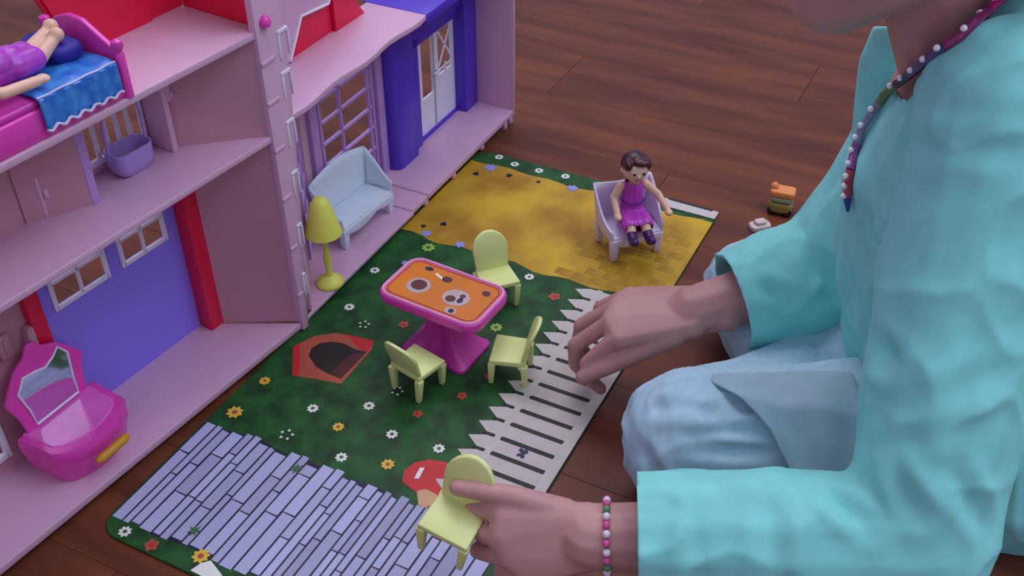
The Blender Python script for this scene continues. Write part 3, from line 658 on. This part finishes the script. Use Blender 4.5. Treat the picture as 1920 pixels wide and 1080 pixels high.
# ------------------------------------------------------------------ the girl
girl = thing('person', 'person in a mint jacket and light jeans sitting cross-legged and reaching for the toys', 'person', (.43, .74, 0))
G0 = V((.43, .74, 0))
SKIN = mat('warm_skin', (198, 148, 140), .5, .04, 25, sss=.0)
JKT = mat('mint_cotton', (138, 226, 218), .8, .03, 60, bump=.15)
JEAN = mat('light_blue_denim', (184, 222, 236), .85, .04, 120, bump=.2)
HAIR = mat('dark_hair', (34, 22, 20), .5, .2, 80)
def g(x, y, z): return V((x, y, z))-G0
def cc(p0, r0, p1, r1): return ('c', g(*p0), r0, g(*p1), r1)
def hand(w, f, t, n, s, curls, spread=(.16, .05, -.06, -.17), th=(.62, .70, -.35), thb=(.5, .6)):
    """w wrist, f towards the fingers, t towards the thumb side, n out of the back of the hand (world)"""
    f = V(f).normalized(); t = V(t); t = (t-f*t.dot(f)).normalized(); n0 = f.cross(t); n = n0 if n0.dot(V(n)) > 0 else -n0
    w = V(w)-G0; out = []
    off = (.026, .0088, -.0088, -.0255); ln = (.070, .074, .069, .058)
    segs = ((.036, .023, .018), (.040, .026, .019), (.037, .024, .018), (.029, .018, .016)); rr = (.0078, .008, .0077, .0068)
    kn = [w+f*ln[i]*s+t*off[i]*s+n*(.003 if i in (1, 2) else 0)*s for i in range(4)]
    ball = [V((math.cos(a)*math.cos(b), math.sin(a)*math.cos(b), math.sin(b))) for b in (-PI/2, -PI/4, 0, PI/4, PI/2) for a in [PI*k/4 for k in range(8)]]
    out.append(('h', [c+q*r for c, r in ((kn[0]-f*.004*s, .0102*s), (kn[1]-f*.002*s, .0108*s), (kn[2]-f*.004*s, .0104*s), (kn[3]-f*.004*s, .009*s), (w+t*.016*s, .0125*s), (w-t*.016*s, .0125*s)) for q in ball]))
    out.append(('c', w-f*.03*s, .0205*s, w+f*.012*s, .0165*s))
    for i in range(4):
        p = kn[i]; ang = 0; d0 = (f+t*spread[i]).normalized()
        for k in range(3):
            ang += curls[i][k]; d = d0*math.cos(ang)-n*math.sin(ang); q = p+d*segs[i][k]*s
            out.append(('c', p, rr[i]*s*(1-.08*k), q, rr[i]*s*(1-.08*(k+1)))); p = q
    b = w+f*.018*s+t*.020*s-n*.004*s; d = (f*th[0]+t*th[1]+n*th[2]).normalized(); p1 = b+d*.040*s
    out.append(('c', w+f*.012*s, .013*s, b, .0125*s)); out.append(('c', b, .0125*s, p1, .0095*s))
    d2 = (d+f*thb[0]-n*thb[1]).normalized(); p2 = p1+d2*.028*s; out.append(('c', p1, .0095*s, p2, .0084*s))
    d3 = (d2+f*thb[0]*.6-n*.3).normalized(); out.append(('c', p2, .0084*s, p2+d3*.022*s, .0072*s))
    return out
shN, elN, wrN = (.330, .635, .405), (.284, .482, .142), (.058, .500, .124)
shF, elF, wrF = (.392, .825, .350), (.312, .812, .136), (.172, .784, .104)
body = [cc((.43, .73, .10), .085, (.41, .72, .20), .08), cc((.41, .72, .20), .08, (.378, .72, .33), .085), cc((.36, .67, .36), .045, (.385, .78, .35), .045),
        cc((.345, .722, .36), .042, (.290, .705, .462), .036), cc((.330, .72, .37), .045, (.335, .72, .33), .05),
        ('e', g(.262, .700, .548), (.082, .068, .085)), cc((.252, .700, .510), .060, (.222, .701, .463), .034), cc((.262, .670, .490), .028, (.226, .690, .463), .026), cc((.262, .730, .490), .028, (.226, .712, .463), .026),
        ('e', g(.174, .700, .520), (.012, .010, .013)), ('e', g(.270, .632, .540), (.016, .006, .020)), ('e', g(.270, .768, .540), (.016, .006, .020)),
        cc(shN, .038, elN, .033), cc(elN, .032, wrN, .025), cc(shF, .038, elF, .033), cc(elF, .032, wrF, .025),
        cc((.43, .67, .085), .070, (.15, .648, .066), .038), cc((.15, .648, .066), .038, (.33, .80, .04), .026), cc((.44, .80, .082), .060, (.25, .862, .068), .040), cc((.25, .862, .068), .040, (.265, .69, .034), .026),
        cc((.265, .69, .030), .022, (.222, .635, .018), .014), cc((.222, .640, .018), .014, (.190, .625, .014), .010), cc((.33, .80, .03), .022, (.36, .86, .016), .012)]
body += hand(wrN, (-1, -.04, -.12), (-.06, .52, .84), (.1, -.80, .5), .93, ((.75, 1.0, .6), (.85, 1.0, .6), (.85, 1.0, .6), (.85, 1.0, .6)), th=(.86, .44, .10), thb=(.8, .28))
body += hand(wrF, (-.95, .03, -.12), (.05, -1, -.12), (-.3, -.1, .95), 1.08, ((.75, .85, .5), (.65, .85, .5), (.6, .8, .5), (.6, .8, .5)), th=(.92, .30, -.26), thb=(.7, .3))
blob('body', body, .0021, SKIN, girl, 4)
def folds(amp, sc, st=(1, 1, 1), creases=()):
    def f(co, no):
        p = V((co.x*st[0], co.y*st[1], co.z*st[2]))*sc
        a = amp*(noise.noise(p)+.5*noise.noise(p*2.3+V((7, 3, 1))))
        r = 1-abs(noise.noise(V((co.x*st[0], co.y*st[1], co.z*st[2]))*sc*1.35+V((3, 9, 4))))*2.6
        a += amp*.55*max(0, r)**2
        for p0, p1, w, d in creases:
            e = p1-p0; t = max(0, min(1, (co-p0).dot(e)/e.length_squared)); q = (co-p0-e*t).length
            a -= d*math.exp(-(q/w)**2)*math.sin(PI*min(1, max(.0, .08+.84*t)))
            a += .45*d*math.exp(-((q-2.2*w)/w)**2)*math.sin(PI*min(1, max(.0, .08+.84*t)))
        return a
    return f
cuffN = (V(wrN)-V(elN)).normalized(); cuffF = (V(wrF)-V(elF)).normalized()
cN = V(wrN)-cuffN*.034; cF = V(wrF)-cuffF*.040
hole = V((.285, .712, .430))
def jcut(p):
    q = p+G0
    return (q-hole).length < .052
CRE = [(g(*a), g(*b), w, d) for (a, b), w, d in ((((0.262, 0.5, 0.222), (0.268, 0.461, 0.195)), 0.006, 0.01), (((0.271, 0.662, 0.295), (0.275, 0.645, 0.275)), 0.006, 0.006), (((0.265, 0.62, 0.383), (0.306, 0.574, 0.408)), 0.007, 0.005), (((0.25, 0.515, 0.24), (0.317, 0.505, 0.286)), 0.008, 0.006), (((0.212, 0.49, 0.188), (0.24, 0.461, 0.18)), 0.006, 0.007), (((0.286, 0.473, 0.227), (0.318, 0.457, 0.181)), 0.007, 0.007), (((0.258, 0.519, 0.27), (0.251, 0.555, 0.267)), 0.008, 0.006), (((0.215, 0.755, 0.172), (0.25, 0.751, 0.14)), 0.007, 0.006), (((0.258, 0.78, 0.205), (0.291, 0.76, 0.15)), 0.008, 0.006), (((0.125, 0.479, 0.18), (0.124, 0.45, 0.145)), 0.006, 0.003), (((0.178, 0.482, 0.19), (0.174, 0.448, 0.154)), 0.007, 0.004))]
jk = [cc((.46, .66, .05), .10, (.455, .79, .06), .11), cc((.455, .72, .06), .12, (.43, .72, .2), .10), cc((.44, .73, .075), .120, (.40, .71, .19), .122), cc((.40, .71, .19), .122, (.375, .705, .30), .114), cc((.37, .655, .362), .078, (.395, .785, .35), .066), cc((.37, .70, .37), .07, (.365, .685, .43), .05), cc((.372, .69, .31), .112, (.36, .685, .345), .092),
      cc((.39, .77, .20), .10, (.39, .78, .32), .09), cc((.36, .72, .36), .06, (.330, .713, .41), .052),
      cc(shN, .060, elN, .053), cc(elN, .053, tuple(V(wrN)+cuffN*.005), .050), cc(shF, .060, elF, .058), cc(elF, .058, tuple(V(wrF)-cuffF*.01), .047),
      cc((.37, .65, .12), .070, (.37, .64, .24), .070)]
blob('jacket', jk, .0034, JKT, girl, 8, cut=jcut, planes=((cN-G0, cuffN, .10), (cF-G0, cuffF, .10)), disp=folds(.0052, 13, (1, 1.2, .7), CRE), solid=.003)
# far front edge of the jacket standing open beyond the necklace
LL = [(0.295, 0.8, 0.244), (0.295, 0.8, 0.279), (0.289, 0.8, 0.32), (0.285, 0.8, 0.359), (0.292, 0.8, 0.388)]
LR = [(0.3, 0.775, 0.254), (0.303, 0.775, 0.299), (0.31, 0.775, 0.334), (0.31, 0.775, 0.367), (0.3, 0.78, 0.397)]
def lap(u, v):
    k = min(int(u*4), 3); f = u*4-k
    a = V(LL[k]).lerp(V(LL[k+1]), f); b = V(LR[k]).lerp(V(LR[k+1]), f)
    p = a.lerp(b, v); p.x -= .006*math.sin(PI*v); return g(*p)
MB().grid(lap, 16, 5).build('jacket_lapel', JKT, girl, solid=.004, subsurf=1)
HEM = [[(.160, .672, .126), (.200, .664, .136), (.245, .660, .142), (.285, .655, .146)], [(.185, .629, .140), (.219, .622, .141), (.253, .614, .142), (.287, .612, .142)],
       [(.209, .603, .126), (.236, .596, .122), (.264, .587, .118), (.292, .585, .120)], [(.224, .578, .106), (.250, .572, .102), (.275, .567, .098), (.296, .565, .098)]]
def hem(u, v):
    i = min(int(u*3), 2); j = min(int(v*3), 2); fu, fv = u*3-i, v*3-j
    a = V(HEM[i][j]).lerp(V(HEM[i+1][j]), fu); b = V(HEM[i][j+1]).lerp(V(HEM[i+1][j+1]), fu); p = a.lerp(b, fv)
    p.z += .004*math.sin(v*11+u*3)*math.sin(PI*u); return g(*p)
MB().grid(hem, 18, 18).build('jacket_hem', mat('shaded_mint_cotton', (164, 198, 206), .85, .03, 60, bump=.15), girl, solid=.003, subsurf=1)  # same jacket cloth, greyed: its shade is painted into the colour
MB().ball(g(.292, .640, .372), .0075, 8, 0, (.6, 1, 1)).build('jacket_button', mat('mint_button', (70, 200, 180), .3), girl)
shirt = blob('shirt', [cc((.40, .74, .16), .092, (.372, .738, .30), .090), cc((.372, .70, .335), .062, (.372, .78, .335), .062)], .004, mat('dark_shirt', (52, 52, 62), .8), girl, 6)
blob('trousers', [cc((.43, .675, .080), .066, (.40, .655, .075), .070), cc((.40, .655, .075), .072, (.160, .645, .064), .064), cc((.160, .648, .068), .066, (.225, .70, .056), .052), cc((.225, .70, .056), .052, (.33, .79, .045), .042),
                  cc((.43, .795, .080), .070, (.252, .862, .068), .058), cc((.252, .862, .068), .057, (.272, .76, .05), .05), cc((.272, .76, .05), .048, (.272, .71, .042), .038), cc((.42, .74, .08), .085, (.34, .745, .07), .06)],
     .0034, JEAN, girl, 8, disp=folds(.0036, 15, (.6, 1.6, 1.2), [(g(*a), g(*b), w, d) for (a, b), w, d in ((((0.112, 0.645, 0.118), (0.192, 0.612, 0.126)), 0.006, 0.006), (((0.144, 0.611, 0.117), (0.215, 0.61, 0.122)), 0.005, 0.006), (((0.149, 0.605, 0.108), (0.215, 0.598, 0.111)), 0.005, 0.005), (((0.107, 0.614, 0.093), (0.134, 0.593, 0.067)), 0.006, 0.005))]), cut=lambda p: (p+G0).z < .0015)
blob('hair', [('e', g(.294, .700, .570), (.085, .080, .080)), cc((.335, .67, .55), .045, (.37, .69, .50), .028), cc((.335, .74, .55), .045, (.375, .75, .50), .03), cc((.35, .70, .55), .05, (.385, .715, .50), .035)], .004, HAIR, girl, 6)
for sy in (-1, 1):
    m = MB(); m.ball(g(.192, .700+sy*.026, .552), .010, 10, 0, (.6, 1, .75)); m.ball(g(.187, .700+sy*.026, .551), .0055, 8, 1, (.5, 1, 1)); m.build('eye', [WHITE, DK], girl)
m = MB(); m.tube([g(.190+6*y*y, .700+y, .484) for y in (-.02, -.01, 0, .01, .02)], [.002, .004, .0045, .004, .002], 8); m.build('lips', mat('lips', (186, 100, 100), .4), girl)

# ------------------------------------------------------------------ beaded necklace and bracelet on the girl
NK = [V(p) for p in ((.345, .690, .476), (.331, .680, .466), (.316, .667, .460), (.302, .649, .461), (.292, .645, .451), (.281, .651, .437), (.280, .675, .411), (.281, .700, .389), (.280, .715, .374), (.272, .717, .351), (.268, .717, .336), (.264, .709, .325), (.258, .692, .316), (.261, .696, .297), (.265, .696, .279))]
LEN = [0]
for a, b in zip(NK, NK[1:]): LEN.append(LEN[-1]+(b-a).length)
def nk(t):
    d = t*LEN[-1]
    for k in range(len(NK)-1):
        if d <= LEN[k+1]: return NK[k].lerp(NK[k+1], (d-LEN[k])/(LEN[k+1]-LEN[k]))
    return NK[-1]
neckl = bpy.data.objects.new('necklace', None); COL.objects.link(neckl); neckl.parent = girl
for i, (t0, t1, c) in enumerate(((0, .14, (206, 40, 120)), (.14, .30, (150, 50, 110)), (.30, .47, (96, 84, 130)), (.47, .56, (60, 60, 70)), (.56, .66, (110, 140, 90)), (.66, .78, (140, 140, 170)), (.78, .86, (150, 80, 150)), (.86, .95, (200, 70, 90)), (.95, 1, (40, 70, 150)))):
    m = MB(); m.tube([nk(t0+(t1-t0)*k/4)-G0 for k in range(5)], [.0034]*5 if t1 < 1 else [.0032, .0030, .0026, .002, .001], 8)
    m.build('ribbon_section', mat('necklace_ribbon_%d' % i, c, .4, .1, 200), neckl)
bead = None
GL = mat('bright_crystal_bead', (250, 248, 250), .05, .0, 10, spec=1)
for t in (.03, .10, .17, .24, .31, .37, .44, .51, .58, .68, .73, .765, .80, .84, .88, .915, .95):
    p = nk(t)-G0+V((-.0035, -.0015, .0012))
    if bead is None: bead = MB().ball((0, 0, 0), .0024, 8).build('bead', GL, neckl); o = bead
    else: o = bead.copy(); COL.objects.link(o)
    o.location = p
br = bpy.data.objects.new('bracelet', None); COL.objects.link(br); br.parent = girl
bc = V(wrN)-cuffN*.012; bx = cuffN.cross(V((0, 0, 1))).normalized(); by = cuffN.cross(bx)
m = MB(); m.tube([bc-G0+(bx*math.cos(a)+by*math.sin(a))*.0262 for a in [2*PI*i/30 for i in range(30)]], .0013, 6, closed=True); m.build('cord', mat('violet_cord', (150, 60, 150), .5), br)
bb = [MB().ball((0, 0, 0), .0030, 8).build('bead', mat(n_, c, .25), br) for n_, c in (('pink_bead', (226, 90, 160)), ('white_bead', (240, 232, 236)), ('green_bead', (90, 150, 110)))]
for i in range(26):
    a = 2*PI*i/26; o = bb[i] if i < 3 else bb[(0, 1, 0, 1, 0, 1, 2)[i % 7]].copy()
    if i >= 3: COL.objects.link(o)
    o.location = bc-G0+(bx*math.cos(a)+by*math.sin(a))*.0272
